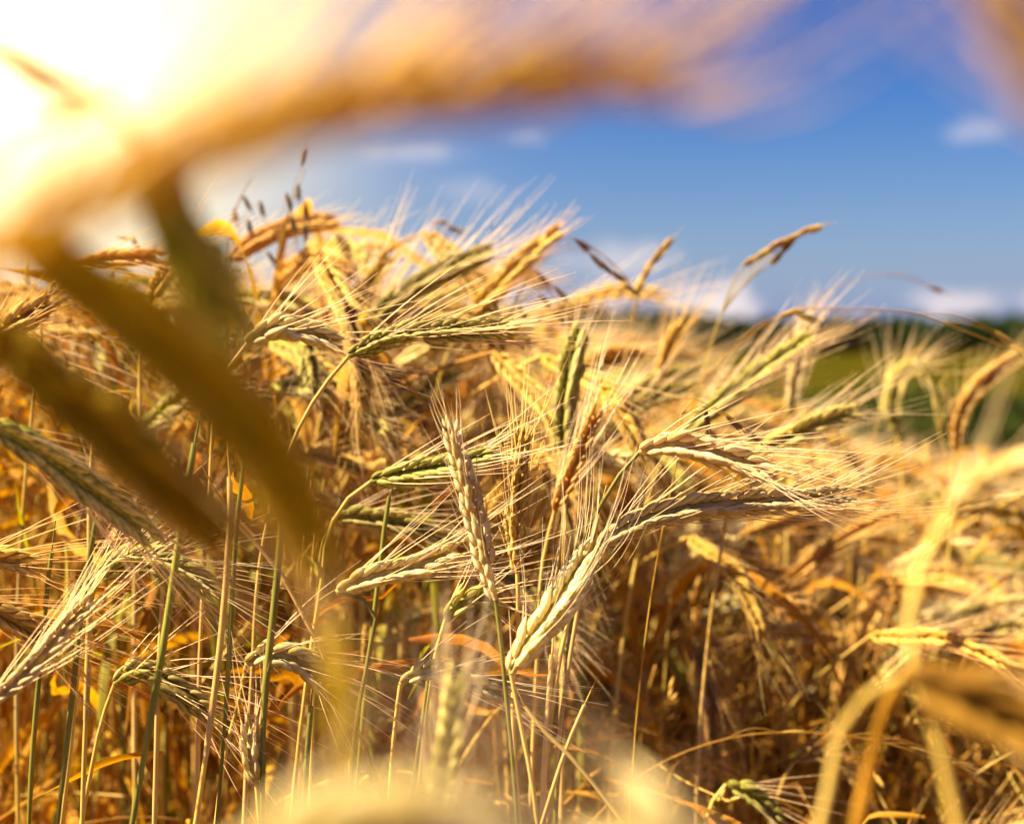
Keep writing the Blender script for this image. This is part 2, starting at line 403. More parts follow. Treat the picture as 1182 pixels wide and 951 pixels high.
def leaf_cloud(mb, centre, rad, n, size, mi=0):
    """small leaf faces spread through a volume, denser to its outside"""
    u = unit(rng.normal(0, 1, (n, 3))); r = rng.random(n) ** .45
    c = centre + u * r[:, None] * rad
    a = unit(rng.normal(0, 1, (n, 3))); b = unit(np.cross(a, rng.normal(0, 1, (n, 3))))
    s = size * rng.uniform(.6, 1.3, n)[:, None]
    V = np.stack([c - a * s, c + b * s * .5, c + a * s, c - b * s * .5], 1)
    mb.add(V.reshape(-1, 3), np.arange(n * 4).reshape(-1, 4))
mb = MB()
for k in range(420):       # a far wood along the field's end: one mass
    x = rng.uniform(-190, 190); y = 290 + rng.uniform(0, 26); h = rng.uniform(6.8, 8.2) + 1.6 * (math.sin(x * .06) > .6)
    if x < -20: h += .6
    for b in range(4):
        leaf_cloud(mb, np.array([x + rng.normal(0, 1.2), y + rng.normal(0, 1), terrain(y) + h * rng.uniform(.3, .8)]), np.array([2.4, 2.0, h * .33]), 90, .8)
tag(link('far_wood', mb.mesh('far_wood', M['wood'], smooth=False)), 'long dark green wood low on the horizon beyond the fields', 'wood', kind='stuff')

def bush(px, py, d, w, h, label):
    p = P(px, py, d); z0 = float(terrain(p[1]))
    root = bpy.data.objects.new('bush', None); COL.objects.link(root); root.location = (p[0], p[1], z0)
    tag(root, label, 'bush', 'dark bushes at the edge of the field')
    tb, lb = MB(), MB()
    for k in range(6):
        a = k * 1.05 + .3; e = np.array([math.cos(a) * w * .3, math.sin(a) * w * .25, h * rng.uniform(.55, .8)])
        tube(tb, smooth_path([(0, 0, -.02), e * .5 + np.array([0, 0, .05]), e], 8)[0], np.linspace(.025, .008, 8), 6)
        for b in range(4):
            leaf_cloud(lb, e * np.array([1.2, 1.2, 1]) + rng.normal(0, 1, 3) * np.array([w * .14, w * .12, h * .10]) - np.array([0, 0, h * .12 * b]), np.array([w * .2, w * .2, h * .2]), 170, .035)
    link('trunk', tb.mesh('trunk', M['stem_brown']), root); link('crown', lb.mesh('crown', M['bush'], smooth=False), root)
bush(885, 470, 11, 1.0, .90, 'dark green bush straight behind the leaning yellow-green ear')
bush(1085, 480, 11.5, 1.5, .86, 'wide dark bush beyond the field, behind the short yellow ear')
bush(1165, 470, 10.5, .7, .80, 'dark bush at the right-hand edge, beyond the pale curved ear')

# ---------------------------------------------------------------- the plants one can single out
VIEW = np.array([0., 1., 0.])
def rye(ear, d, label, col='gold', stem=None, scol='straw', w=.0115, roll=0., awn=.048, spread=.45, bias=(0, 0, .02), leaf=None,
        cat='rye plant', group='rye plants near the camera', sr=.0011, lcol='leaf_dry', acol=None, lean=None, pitch=.0027, awn_r=.00027):
    """ear: photo bearings from base to tip; d: one distance or (base, tip); stem: bearings going down from the ear's base"""
    d0, d1 = (d, d) if not isinstance(d, tuple) else d
    m = len(ear)
    ep = [P(x, y, d0 + (d1 - d0) * i / (m - 1)) for i, (x, y) in enumerate(ear)]
    sp = [ep[0]]
    for k, q in enumerate(stem or []): sp.append(P(q[0], q[1], q[2] if len(q) > 2 else d0))
    last = sp[-1]
    dirx = lean if lean is not None else ((last - sp[-2])[:2] / max(.02, abs((last - sp[-2])[2])) * .25 if len(sp) > 1 else np.zeros(2))
    dirx = np.clip(np.asarray(dirx, float), -.35, .35)
    for f in (.35, .7, 1.0):
        z = last[2] * (1 - f)
        sp.append(np.array([last[0] + dirx[0] * last[2] * f * (1 - .3 * f), last[1] + dirx[1] * last[2] * f, z]))
    sp = np.array(sp)[::-1]
    root = bpy.data.objects.new('rye_plant', None); COL.objects.link(root)
    base = sp[0].copy(); root.location = base
    tag(root, label, cat, group)
    if min(d0, d1) > .45: w *= 1.03
    rnd = float(rng.random())
    sb = MB(); spth, sl = smooth_path(sp, 90)
    spth[:-12] = wander(spth)[:-12] * np.linspace(1, 0, 78)[:, None] + spth[:-12] * np.linspace(0, 1, 78)[:, None]
    tube(sb, spth, stem_radius(90, sr * 1.5, sr * .8), 8, 0, None, rnd)
    add_sheaths(sb, spth[:80], sr * 1.5, sr * .8, 0 if scol == 'green' else 1, rnd)
    link('stem', sb.mesh('stem', [M['stem_' + scol], M['sheath']], base), root)
    eb, ab = MB(), MB()
    ear_geo(eb, ab, ep, VIEW, w, roll, awn, spread, bias, rnd=rnd, pitch=pitch, awn_r=awn_r)
    eo = link('ear', eb.mesh('ear', M['ear_' + col], base), root)
    if awn > 0: link('awns', ab.mesh('awns', M[acol or ('awn' if col in ('pale', 'green') else 'awn_gold')], base), eo)
    if leaf:
        for lf in leaf:
            lp = [P(q[0], q[1], q[2] if len(q) > 2 else d0) for q in lf['p']]
            lb = MB(); blade(lb, lp, lf.get('w', .007), lf.get('tw', .6), rnd=rnd, phase=lf.get('ph', 0.), n=24)
            link('leaf', lb.mesh('leaf', M[lf.get('m', lcol)], base), root)
    else:
        k = int(rng.integers(30, 50)) if min(d0, d1) > .45 else int(rng.integers(8, 24)); q = spth[k]; a = rng.uniform(0, 6.28)
        e = np.array([math.cos(a), math.sin(a), 0]); l_ = rng.uniform(.10, .16)
        lb = MB(); blade(lb, [q, q + e * l_ * .35 + [0, 0, l_ * .5], q + e * l_ * .8 + [0, 0, l_ * .4], q + e * l_ * 1.05 + [0, 0, -.01]], .007, 1.2, rnd=rnd)
        link('leaf', lb.mesh('leaf', M[lcol], base), root)
    return root

FG = 'blurred rye ears close to the lens'
rye([(-50, 330), (60, 250), (190, 188), (330, 138), (470, 104), (640, 88), (790, 86)], (.135, .15), 'big blurred ear sweeping across the top of the sky', 'amber',
    [(-110, 420, .135), (-150, 600, .135), (-160, 900, .14)], w=.0080, awn=.046, spread=.30, bias=(.2, 0, .9), awn_r=.0004, acol='awn_sun', group=FG, roll=.3)
rye([(180, 190), (212, 262), (245, 330), (276, 392)], (.21, .24), 'short blurred olive ear hanging below the big sweeping ear', 'green',
    [(168, 160, .205), (130, 120, .2), (60, 130, .2), (-60, 260, .2), (-120, 600, .2)], w=.0125, awn=.0, group=FG, acol='awn_gold')
rye([(15, 270), (90, 322), (180, 390), (262, 470), (325, 560), (372, 662)], (.20, .235), 'thick blurred drooping ear crossing the left half', 'olive',
    [(-40, 255, .2), (-110, 300, .2), (-160, 500, .2)], w=.0135, awn=.012, spread=.1, bias=(0, 0, -.1), group=FG, roll=.2, acol='awn_gold')
rye([(-30, 370), (40, 425), (130, 500), (205, 570), (272, 632)], (.255, .27), 'narrower blurred drooping ear at lower left of the thick one', 'olive',
    [(-90, 350, .25), (-150, 420, .25), (-180, 700, .25)], w=.0130, awn=.022, spread=.12, bias=(0, 0, -.1), group=FG)
rye([(1045, 782), (1090, 795), (1150, 822), (1230, 862)], (.28, .27), 'blurred dark brown ear at the lower right, bent off a pale stalk', 'dark',
    [(1005, 800, .30), (972, 835, .31), (962, 885, .31), (945, 960, .31)], w=.0150, awn=.03, spread=.2, sr=.0013, group=FG,
    leaf=[dict(p=[(982, 980, .33), (1005, 880, .33), (1025, 810, .33), (1048, 770, .33), (1075, 740, .33)], w=.0028, tw=.5)])
rye([(1098, 588), (1128, 562), (1175, 548), (1245, 546)], (.29, .28), 'pale cream ear arching out at the right edge', 'pale',
    [(1072, 630, .29), (1052, 690, .29), (1052, 760, .29), (1085, 860, .29), (1110, 980, .29)], w=.0085, awn=.028, spread=.5, bias=(.1, 0, .7), group=FG, sr=.0014)
rye([(240, 1030), (330, 985), (430, 962), (520, 975), (600, 1015)], (.15, .15), 'very blurred beige ear arching along the bottom edge', 'pale',
    [(200, 1100, .15), (190, 1300, .15)], w=.012, awn=.018, spread=1.2, bias=(0, 0, .4), group=FG)
rye([(860, 1050), (800, 1005), (745, 965)], (.17, .17), 'pale blurred ear tip poking up from the bottom edge', 'pale',
    [(900, 1100, .17), (905, 1300, .17)], w=.013, awn=.010, spread=.5, group=FG)
rye([(1290, 200), (1225, 110), (1170, 20), (1135, -60)], (.13, .13), 'blurred tan ear tip in the upper right corner', 'gold',
    [(1330, 400, .13), (1340, 900, .13)], w=.0065, awn=.03, spread=.4, group=FG)
rye([(-60, 20), (0, 60), (60, 95), (110, 130)], (.17, .17), 'small blurred yellow ear in the sun glare at upper left', 'amber',
    [(-120, 10, .17), (-190, 120, .17), (-200, 700, .17)], w=.006, awn=.0, group=FG)
rye([(505, 1010), (512, 900), (522, 830), (528, 768)], (.42, .42), 'upright soft yellow ear standing low below the pair of small nodding ears', 'green', [(505, 1100)], w=.0095, awn=.03, spread=.3)
rye([(398, 900), (396, 840), (390, 780), (380, 715)], (.22, .22), 'faint grey beige ear standing on end under the tip of the thick drooping ear', 'olive',
    [(400, 1000, .2)], w=.0055, awn=.01, spread=.1, group=FG)

# the sharp ones
rye([(690, 630), (725, 608), (790, 588), (870, 580), (950, 574), (985, 570)], (.60, .62), 'longest sharp ear, lying almost level to the right of centre', 'pale',
    [(672, 668), (655, 720), (640, 800), (624, 950)], w=.0128, roll=.35, awn=.046, spread=.42, bias=(.12, 0, .14))
rye([(738, 522), (768, 514), (815, 520), (855, 532), (888, 546)], (.60, .59), 'sharp pale ear with plaited grains just above the longest ear', 'pale',
    [(715, 548), (690, 590), (668, 650, .63), (655, 760, .64)], w=.0130, roll=.15, awn=.042, spread=.25, bias=(.06, 0, .06), scol='green')
rye([(572, 692), (560, 645), (548, 595), (533, 540), (517, 482)], (.57, .57), 'sharp upright straw ear leaning left in the centre', 'pale',
    [(578, 740), (584, 800), (592, 880), (598, 960)], w=.0094, roll=.9, awn=.018, spread=.12, scol='green')
rye([(590, 778), (610, 745), (640, 705), (665, 665), (684, 630)], (.56, .58), 'sharp ear slanting up under the longest ear with white bristles', 'pale',
    [(600, 830), (612, 890), (622, 960)], w=.013, roll=.6, awn=.042, spread=.45, bias=(-.22, 0, .22), awn_r=.00026, acol='awn')
rye([(597, 660), (594, 600), (598, 545), (604, 495)], (.62, .62), 'slim upright ear beside the leaning upright ear', 'gold',
    [(598, 720), (592, 800), (600, 960)], w=.0095, awn=.035, spread=.25, roll=1.0)
rye([(388, 684), (425, 668), (475, 655), (528, 634)], (.59, .60), 'sharp pink-straw ear lying low, left of centre, on a green stem', 'pale',
    [(400, 690), (432, 694), (428, 740), (412, 830), (400, 960)], w=.0118, roll=.3, awn=.05, spread=.45, scol='green', bias=(.05, 0, .12))
rye([(428, 556), (468, 548), (520, 538), (566, 524)], (.63, .62), 'grey green ear level behind the leaning upright ear', 'green',
    [(405, 572), (385, 600), (370, 680), (352, 800)], w=.0118, roll=.5, awn=.040, spread=.35, bias=(.05, 0, .06))
rye([(402, 412), (440, 394), (505, 384), (560, 380), (600, 378)], (.63, .64), 'slender two-tone ear level under the skyline, left of centre', 'green',
    [(378, 440), (352, 480), (330, 530), (305, 620), (290, 800)], w=.0108, roll=.6, awn=.045, spread=.25, bias=(.05, 0, .02))
rye([(284, 398), (312, 382), (350, 382), (388, 396)], (.64, .64), 'pale ear with clear grain pattern, tucked beside the short olive ear', 'pale',
    [(266, 420), (250, 470), (242, 560)], w=.0128, roll=.1, awn=.045, spread=.55, bias=(.05, 0, .15))
rye([(-25, 485), (30, 512), (80, 545), (130, 583), (178, 622)], (.50, .54), 'striped grey-green ear drooping from the left edge', 'green',
    [(-80, 500), (-120, 600), (-140, 800)], w=.0135, roll=.1, awn=.05, spread=.35, bias=(.02, 0, -.08))
rye([(112, 672), (140, 648), (185, 650), (245, 682)], (.60, .60), 'arched ear nodding over the dark green stem at left', 'green',
    [(100, 710), (92, 760), (82, 860), (70, 960)], w=.012, roll=.8, awn=.05, spread=.5, bias=(.05, 0, -.08), scol='straw')
rye([(132, 790), (158, 776), (195, 790), (238, 822)], (.60, .60), 'lower arched ear crossed by the dark green stem at left', 'green',
    [(118, 830), (105, 890), (92, 960)], w=.0115, roll=.8, awn=.05, spread=.45, bias=(.05, 0, -.05))
rye([(284, 768), (305, 756), (338, 760), (376, 790)], (.60, .60), 'pinkish plaited ear nodding low, left of the grey stalk', 'pale',
    [(278, 800), (262, 860), (248, 960)], w=.0128, roll=.2, awn=.04, spread=.5, bias=(.05, 0, -.1))
rye([(296, 905), (290, 870), (291, 830)], (.58, .58), 'small upright pale ear low at the left', 'pale', [(300, 960)], w=.0095, awn=.028, spread=.5)
rye([(514, 716), (530, 698), (552, 690), (572, 700)], (.62, .62), 'tiny curled ear behind the leaning upright ear', 'green',
    [(505, 745), (495, 800), (480, 950)], w=.011, awn=.03, spread=.4)
rye([(462, 790), (484, 776), (520, 778), (556, 790), (590, 803)], (.60, .60), 'low nodding ear left of the slanting bristly ear', 'pale',
    [(458, 820), (452, 880), (448, 960)], w=.010, awn=.04, spread=.4, bias=(.04, 0, .02))
rye([(-20, 818), (20, 785), (65, 738), (105, 690)], (.54, .56), 'pale bristly ear slanting up from the lower left edge', 'pale',
    [(-60, 850), (-80, 960)], w=.009, awn=.045, spread=.25, bias=(.1, 0, .05))
rye([(-60, 690), (-15, 700), (30, 722), (70, 750)], (.56, .57), 'dark ear drooping in from the left edge', 'brown', [(-90, 720), (-110, 850)], w=.0115, awn=.055, spread=.5, bias=(.05, 0, .0))
rye([(-50, 650), (-10, 645), (40, 652)], (.6, .6), 'ear at the left edge with long level bristles', 'gold', [(-90, 690), (-100, 850)], w=.011, awn=.065, spread=.4, bias=(.1, 0, .02))
rye([(385, 598), (430, 596), (470, 604), (512, 620)], (.68, .68), 'shaded ear behind the pink-straw ear', 'green', [(372, 630), (366, 700), (360, 850)], w=.0115, awn=.045, spread=.5)

# softer, farther ones along the skyline
G2 = 'soft rye ears behind the sharp ones'
rye([(262, 304), (290, 282), (330, 264), (388, 256)], (.86, .86), 'curved ear alone against the sky at left', 'gold', [(250, 340), (240, 420)], w=.0125, awn=.02, spread=.2, group=G2, roll=.5)
rye([(392, 396), (408, 362), (430, 325), (456, 288)], (.84, .84), 'golden ear slanting up against the sky, left of the green one', 'gold', [(378, 440), (360, 540)], w=.0125, awn=.045, spread=.4, group=G2, acol='awn')
rye([(424, 376), (455, 348), (505, 318), (568, 290)], (.80, .82), 'green edged ear with white bristles against the sky', 'green', [(405, 410), (380, 520)], w=.0135, awn=.045, spread=.5, bias=(0, 0, .22), group=G2, roll=.5, acol='awn')
rye([(455, 392), (485, 360), (525, 340), (570, 322)], (.90, .9), 'shorter dark ear tucked below the green edged ear', 'green', [(440, 430), (430, 520)], w=.0125, awn=.05, spread=.5, group=G2)
rye([(540, 366), (568, 338), (600, 305), (646, 266)], (.84, .84), 'tall orange ear slanting right to the sky', 'gold', [(520, 400), (495, 500)], w=.0135, awn=.02, spread=.2, group=G2, roll=.3)
rye([(652, 520), (652, 480), (658, 430), (670, 380)], (.74, .74), 'upright green ear below the skyline, right of centre', 'green', [(652, 580), (650, 700)], w=.0135, awn=.02, spread=.15, group=G2, roll=.4)
rye([(788, 504), (820, 474), (870, 436), (938, 388)], (.82, .84), 'long yellow-green ear slanting up to the tree line', 'green', [(760, 540), (740, 620)], w=.0135, awn=.05, spread=.4, group=G2, roll=.5)
rye([(872, 522), (905, 506), (945, 488), (985, 474)], (.76, .76), 'pale ribbed ear level right of the plaited one', 'green', [(850, 545), (835, 620)], w=.013, awn=.045, spread=.35, group=G2, acol='awn')
rye([(1035, 500), (1030, 465), (1040, 435), (1068, 425)], (1.05, 1.05), 'short yellow ear curled over below the tree line', 'green', [(1040, 540), (1042, 660)], w=.0165, awn=.04, spread=.5, group=G2)
rye([(1104, 520), (1108, 480), (1130, 445), (1172, 412)], (.95, .95), 'soft tan ear curving up at the far right', 'gold', [(1100, 580), (1090, 700)], w=.0125, awn=.03, spread=.3, group=G2)
rye([(912, 480), (918, 440), (926, 400), (935, 375)], (.95, .95), 'faint pale ear upright before the dark bush', 'pale', [(910, 540), (908, 640)], w=.0115, awn=.03, spread=.3, group=G2)
rye([(420, 500), (450, 478), (490, 450), (530, 425)], (.85, .85), 'yellow green ear slanting under the two-tone ear', 'green', [(400, 530), (380, 620)], w=.0135, awn=.035, spread=.25, group=G2)
rye([(368, 440), (380, 405), (398, 370)], (.86, .86), 'golden ear rising behind the pale plaited ear', 'gold', [(360, 480), (350, 600)], w=.0125, awn=.05, spread=.5, group=G2)
rye([(60, 350), (20, 372), (-20, 400)][::-1], (.62, .66), 'soft yellow ear at the left edge above the drooping ears', 'gold', [(-30, 480), (-35, 700)], w=.012, awn=.05, spread=.4, group=G2, lean=(0, 0))
rye([(85, 308), (125, 300), (190, 296)], (.72, .72), 'level golden ear between the blurred drooping ears', 'gold', [(60, 330), (45, 420)], w=.011, awn=.05, spread=.4, group=G2)
rye([(172, 350), (186, 325), (208, 300)], (.74, .74), 'short golden ear in the gap left of the olive ear', 'gold', [(165, 390), (160, 500)], w=.011, awn=.04, spread=.4, group=G2)
rye([(762, 440), (772, 405), (790, 372)], (.95, .95), 'golden ear just breaking the horizon right of the green ear', 'gold', [(756, 480), (750, 600)], w=.0125, awn=.04, spread=.4, bias=(.05, 0, .2), group=G2)
rye([(700, 520), (722, 480), (765, 455), (812, 452)], (.85, .85), 'yellow ear arched in front of the long slanting ear', 'green', [(690, 560), (680, 660)], w=.0125, awn=.04, spread=.4, group=G2)
rye([(838, 905), (865, 915), (900, 950)], (.72, .72), 'bristly ear at the bottom, right of centre', 'green', [(822, 925), (810, 990)], w=.012, awn=.04, spread=.6, group=G2)
rye([(690, 470), (670, 520), (640, 590)][::-1], (.68, .68), 'faint straw ear upright behind the slim one', 'gold', [(628, 640), (620, 760)], w=.010, awn=.04, spread=.4, bias=(.1, 0, .1), group=G2, acol='awn')
rye([(985, 895), (930, 872), (915, 880)][::-1], (.8, .8), 'small ragged ear low between the pale stalks', 'brown', [(900, 910), (895, 980)], w=.010, awn=.03, spread=.6, group=G2)

# ---------------------------------------------------------------- bare stems
def stalk(pts, d, r, mat, label, group='bare rye stems', leafp=None):
    sp = [P(x, y, d) for x, y in pts]
    last = sp[-1]; dr = (last - sp[-2]); dr = dr / max(.02, abs(dr[2])) * .5
    for f in (.5, 1.0): sp.append(np.array([last[0] + np.clip(dr[0], -.25, .25) * last[2] * f, last[1] + .02 * f, last[2] * (1 - f)]))
    sp = np.array(sp)[::-1]; base = sp[0]
    mb = MB(); pth = smooth_path(sp, 80)[0]
    r *= .85; pth = wander(pth, .0016); rn = float(rng.random())
    tube(mb, pth, stem_radius(80, r * 1.1, r * .85, 2) * np.interp(np.linspace(0, 1, 80), [0, .88, 1], [1, 1, .35]), 8, 0, None, rn)
    add_sheaths(mb, pth, r * 1.1, r * .85, 0 if 'green' in mat else 1, rn)
    root = bpy.data.objects.new('rye_plant', None); COL.objects.link(root); root.location = base
    tag(root, label, 'rye plant', group)
    link('stem', mb.mesh('stem', [M[mat], M['sheath']], base), root)
    k = 62; q = pth[k]; lb = MB()
    e = np.array([rng.choice([-1, 1]) * .9, rng.uniform(-.2, .4), 0])
    blade(lb, [q, q + e * .02 + [0, 0, .03], q + e * .06 + [0, 0, .045], q + e * .10 + [0, 0, .01]] if leafp is None else [P(x, y, d) for x, y in leafp], .005, 1.5, rnd=float(rng.random()))
    link('leaf', lb.mesh('leaf', M['leaf_dry'], base), root)
stalk([(232, 470), (220, 540), (206, 625), (192, 720), (172, 840), (152, 955)], .56, .0016, 'stem_green', 'thick dark green stem running up the lower left')
stalk([(118, 560), (104, 640), (92, 725), (84, 800), (76, 870), (66, 955)], .57, .0013, 'stem_green', 'green stem left of the thick dark one')
stalk([(262, 510), (266, 580), (262, 650), (254, 740), (240, 850), (225, 955)], .57, .0014, 'stem_straw', 'yellow stem right of the thick dark one')
stalk([(318, 480), (326, 560), (322, 640), (314, 720), (305, 800), (302, 900)], .58, .0016, 'stem_green', 'grey green stem behind the pinkish plaited ear')
stalk([(290, 470), (282, 530), (274, 600), (266, 740), (258, 860), (250, 955)], .59, .0011, 'stem_green', 'thin green stem close beside the yellow stem')
stalk([(362, 780), (357, 840), (352, 910)], .6, .0014, 'stem_green', 'short dark green stem right of the pinkish plaited ear')
stalk([(112, 470), (106, 530), (104, 590), (104, 680), (102, 770), (98, 880)], .58, .0014, 'stem_straw', 'pale straw stem with a rusty joint at the left')
stalk([(64, 600), (55, 680), (48, 760), (40, 850), (34, 955)], .60, .0012, 'stem_green', 'dim green stem nearest the lower left corner')
stalk([(190, 640), (186, 710), (182, 790), (180, 870), (178, 955)], .60, .0011, 'stem_straw', 'straw stem just right of the lower arched ear')
stalk([(462, 540), (455, 552), (450, 570), (440, 640), (432, 700)], .64, .0012, 'stem_green', 'short green stem between the level ears')
stalk([(640, 720), (634, 800), (628, 900), (626, 960)], .60, .0014, 'stem_straw', 'pale stem under the slanting bristly ear')
stalk([(700, 560), (672, 680), (652, 800), (636, 930)], .61, .0010, 'stem_straw', 'fine straw stem curving below the longest ear')
stalk([(690, 780), (655, 860), (632, 930)], .58, .0009, 'stem_straw', 'thin straw stem slanting low right of centre')
stalk([(590, 780), (615, 830), (648, 862), (690, 910)], .58, .0010, 'stem_brown', 'brown stem slanting down from the bristly ear')
stalk([(232, 535), (270, 600), (320, 655), (345, 700)], .60, .0011, 'stem_brown', 'brown stem slanting behind the blurred drooping ears')
stalk([(500, 735), (492, 800), (478, 900)], .62, .0010, 'stem_green', 'thin green stem below the tiny curled ear')

# ---------------------------------------------------------------- wild oats and grass heads
def spikelet(mb, p, d, L, w, rnd):
    d = unit(d)
    for k in (-1, 0, 1):
        dd = unit(d + k * .12 * np.array([d[2], 0, -d[0]]) + rng.normal(0, .03, 3))
        s = unit(np.cross(dd, VIEW)); n = np.cross(s, dd)
        husks(mb, np.array([p]), np.array([dd]), np.array([s]), np.array([n]), np.array([L * (1 - .12 * abs(k))]), np.array([w]), np.array([w * .8]), HT, rnd)
    bristles(mb, np.array([p + d * L * .8] * 2), unit(np.array([d, d]) + rng.normal(0, .12, (2, 3))), np.array([L * .8] * 2), rng.normal(0, .1, (2, 3)), .00018, 5)
def grass(stem, d, spk, label, L=.014, w=.0018, mat='oat', smat='stem_brown', r=.0006, name='wild_oat', cat='wild oat', group='wild oats above the rye'):
    sp = [P(x, y, d) for x, y in stem][::-1]          # stem listed from the ground side to the tip, so reversed once below
    sp = sp[::-1]
    first = sp[0]
    full = [np.array([first[0] - .04, first[1] + .02, 0]), np.array([first[0] - .02, first[1] + .01, first[2] * .55])] + sp
    pth = smooth_path(full, 110)[0]; base = pth[0]
    root = bpy.data.objects.new(name, None); COL.objects.link(root); root.location = base
    tag(root, label, cat, group)
    mb = MB(); tube(mb, pth, np.linspace(r * 2, r * .5, 110), 6)
    for (x, y, dx, dy) in spk:
        p = P(x, y, d); j = np.argmin(np.linalg.norm(pth - p, axis=1)); j = max(0, j - 3)
        if np.linalg.norm(pth[j] - p) > .002:
            tube(mb, smooth_path([pth[j], (pth[j] + p) / 2 + [0, 0, .004], p], 8)[0], .00022, 5)
    link('stem', mb.mesh('stem', M[smat], base), root)
    for (x, y, dx, dy) in spk:
        sb = MB(); spikelet(sb, P(x, y, d), np.array([dx, rng.uniform(-.2, .2), dy]), L * rng.uniform(.85, 1.1), w, float(rng.random()))
        link('spikelet', sb.mesh('spikelet', M[mat], base), root)
grass([(560, 470), (590, 360), (625, 300), (652, 272), (690, 290), (728, 325)], .82, [(663, 276, .6, -.5), (680, 292, .6, -.6), (690, 300, .65, -.6), (704, 312, .7, -.5), (720, 328, .7, -.5), (640, 330, .5, -.6), (618, 312, .5, -.6)],
      'dark wild oat drooping beside the tall orange ear', w=.0020)
grass([(640, 480), (612, 400), (600, 345), (625, 330), (650, 372)], .86, [(622, 340, .6, -.6), (640, 362, .6, -.6), (598, 352, .4, -.6)], 'small wild oat hanging over the horizon left of the green ear')
grass([(330, 470), (318, 380), (322, 290), (345, 215), (352, 196)], .82, [(344, 212, .05, -1), (352, 232, .1, -1), (330, 222, .3, -1), (336, 248, .2, -1), (352, 258, .0, -1), (322, 270, .1, -1), (348, 192, .2, .9)],
      'brown wild oat standing behind the curved ear at left')
grass([(270, 480), (262, 380), (258, 300), (280, 222), (290, 205)], .85, [(280, 225, .4, -.8), (270, 240, .2, -.9), (262, 262, .3, -.9), (300, 232, .2, -.9), (286, 252, .2, -1), (308, 290, .5, -.8)],
      'dark wild oat hanging right of the olive ear')
grass([(398, 480), (394, 420), (400, 370), (402, 320)], .85, [(400, 330, .3, .7), (404, 345, .3, .6), (394, 352, -.2, .8), (402, 362, .4, .5)], 'tiny brown oat head among bristles on the skyline')
grass([(700, 500), (720, 420), (735, 350), (752, 300)], .86, [(735, 338, .3, .9), (742, 322, .5, .9), (752, 305, .6, .8), (760, 295, .7, .8)], 'single pale grass head against the sky, right of centre', mat='ear_brown', smat='stem_straw', L=.014, w=.0032, name='grass_head', cat='grass')
grass([(800, 500), (820, 400), (850, 320), (858, 304)], .84, [(858, 306, .9, .45), (872, 298, .9, .5), (886, 288, .9, .45), (902, 280, .9, .4), (918, 272, .9, .4), (930, 268, .9, .3), (890, 306, .6, .7), (902, 292, .6, .7)],
      'forked pale grass head high against the blue sky', mat='ear_brown', smat='stem_straw', L=.014, w=.0030, name='grass_head', cat='grass')
grass([(700, 520), (770, 478), (850, 400), (915, 360), (985, 357), (1060, 362), (1120, 385), (1160, 400)], .78, [(900, 364, .8, .2), (918, 362, .9, -.3), (1148, 382, .7, -.5), (1165, 398, .7, -.4)],
      'long thin grass stem arching across the horizon at right', mat='stem_straw', smat='stem_brown', L=.016, name='grass_head', cat='grass')
grass([(900, 520), (905, 420), (960, 335), (1030, 318), (1075, 332)], 1.0, [(1070, 330, .8, -.3)], 'faint arched grass above the tree line at right', name='grass_head', cat='grass', r=.0005)
grass([(1000, 600), (1010, 500), (1050, 410), (1066, 398)], .95, [(1056, 410, .5, -.9), (1060, 428, .4, -.9), (1070, 432, .3, -.9)], 'grass head nodding in front of the short yellow ear', mat='ear_pale', smat='stem_straw', name='grass_head', cat='grass')
grass([(1110, 620), (1090, 520), (1080, 455), (1095, 430)], .95, [(1078, 450, .1, -1), (1088, 445, .3, -1), (1100, 460, .4, -.9), (1110, 452, .4, -.9)], 'pale drooping grass before the dark bushes', mat='ear_pale', smat='stem_straw', name='grass_head', cat='grass')
grass([(980, 600), (975, 500), (978, 450), (985, 430)], .95, [(976, 440, .4, -.9), (982, 460, .4, -.9)], 'short pale grass between the bush and the yellow ear', mat='ear_pale', smat='stem_straw', name='grass_head', cat='grass')
grass([(780, 540), (800, 460), (825, 470), (870, 500)], .66, [(838, 480, .7, -.6), (858, 492, .6, -.6), (815, 472, .1, -1)], 'dark wild oat crossing the long yellow-green ear')
grass([(640, 1000), (760, 882), (850, 850), (930, 845), (1040, 862), (1090, 880)], .72, [(900, 846, .9, 0), (1050, 862, .9, -.3), (1080, 872, .9, -.3), (1098, 880, .9, -.2)], 'brown grass stem lying level at the bottom right', mat='ear_brown', name='grass_head', cat='grass')
grass([(560, 460), (520, 300), (498, 258)], .9, [(500, 256, .9, -.1), (515, 262, .9, -.3)], 'thin dark grass above the green edged ear', r=.0004)

# ---------------------------------------------------------------- the standing crop: one plant of each habit, then copies
def habit(h, nod, bendx, L):
    """local shape: stem from the origin, ear leaning to +X by nod (radians from upright)"""
    top = np.array([bendx, 0, h]); d0 = np.array([math.sin(nod * .55), 0, math.cos(nod * .55)]); d1 = np.array([math.sin(nod), 0, math.cos(nod)]); d2 = np.array([math.sin(nod * 1.25), 0, math.cos(nod * 1.25)])
    neck = min(nod * .05, .08)
    a = top; b = a + d0 * (neck + .01); c = b + d1 * L * .5; e = c + d2 * L * .5
    return [np.array([0, 0, 0]), np.array([bendx * .15, 0, h * .4]), np.array([bendx * .5, 0, h * .75]), a, b], [b, (b + c) / 2 + d1 * .001, c, e]
HABITS = []
for i in range(14):
    nod = [.25, .5, .8, 1.1, 1.35, 1.6, 1.9, .4, .7, 1.0, 1.25, 1.5, 2.2, .95][i]
    HABITS.append(habit(1.0, nod, .04 + .05 * rng.random(), rng.uniform(.075, .10)) + (nod,))
COLS = ['gold', 'green', 'gold', 'pale', 'gold', 'green', 'gold', 'gold', 'pale', 'green', 'gold', 'gold', 'brown', 'pale']
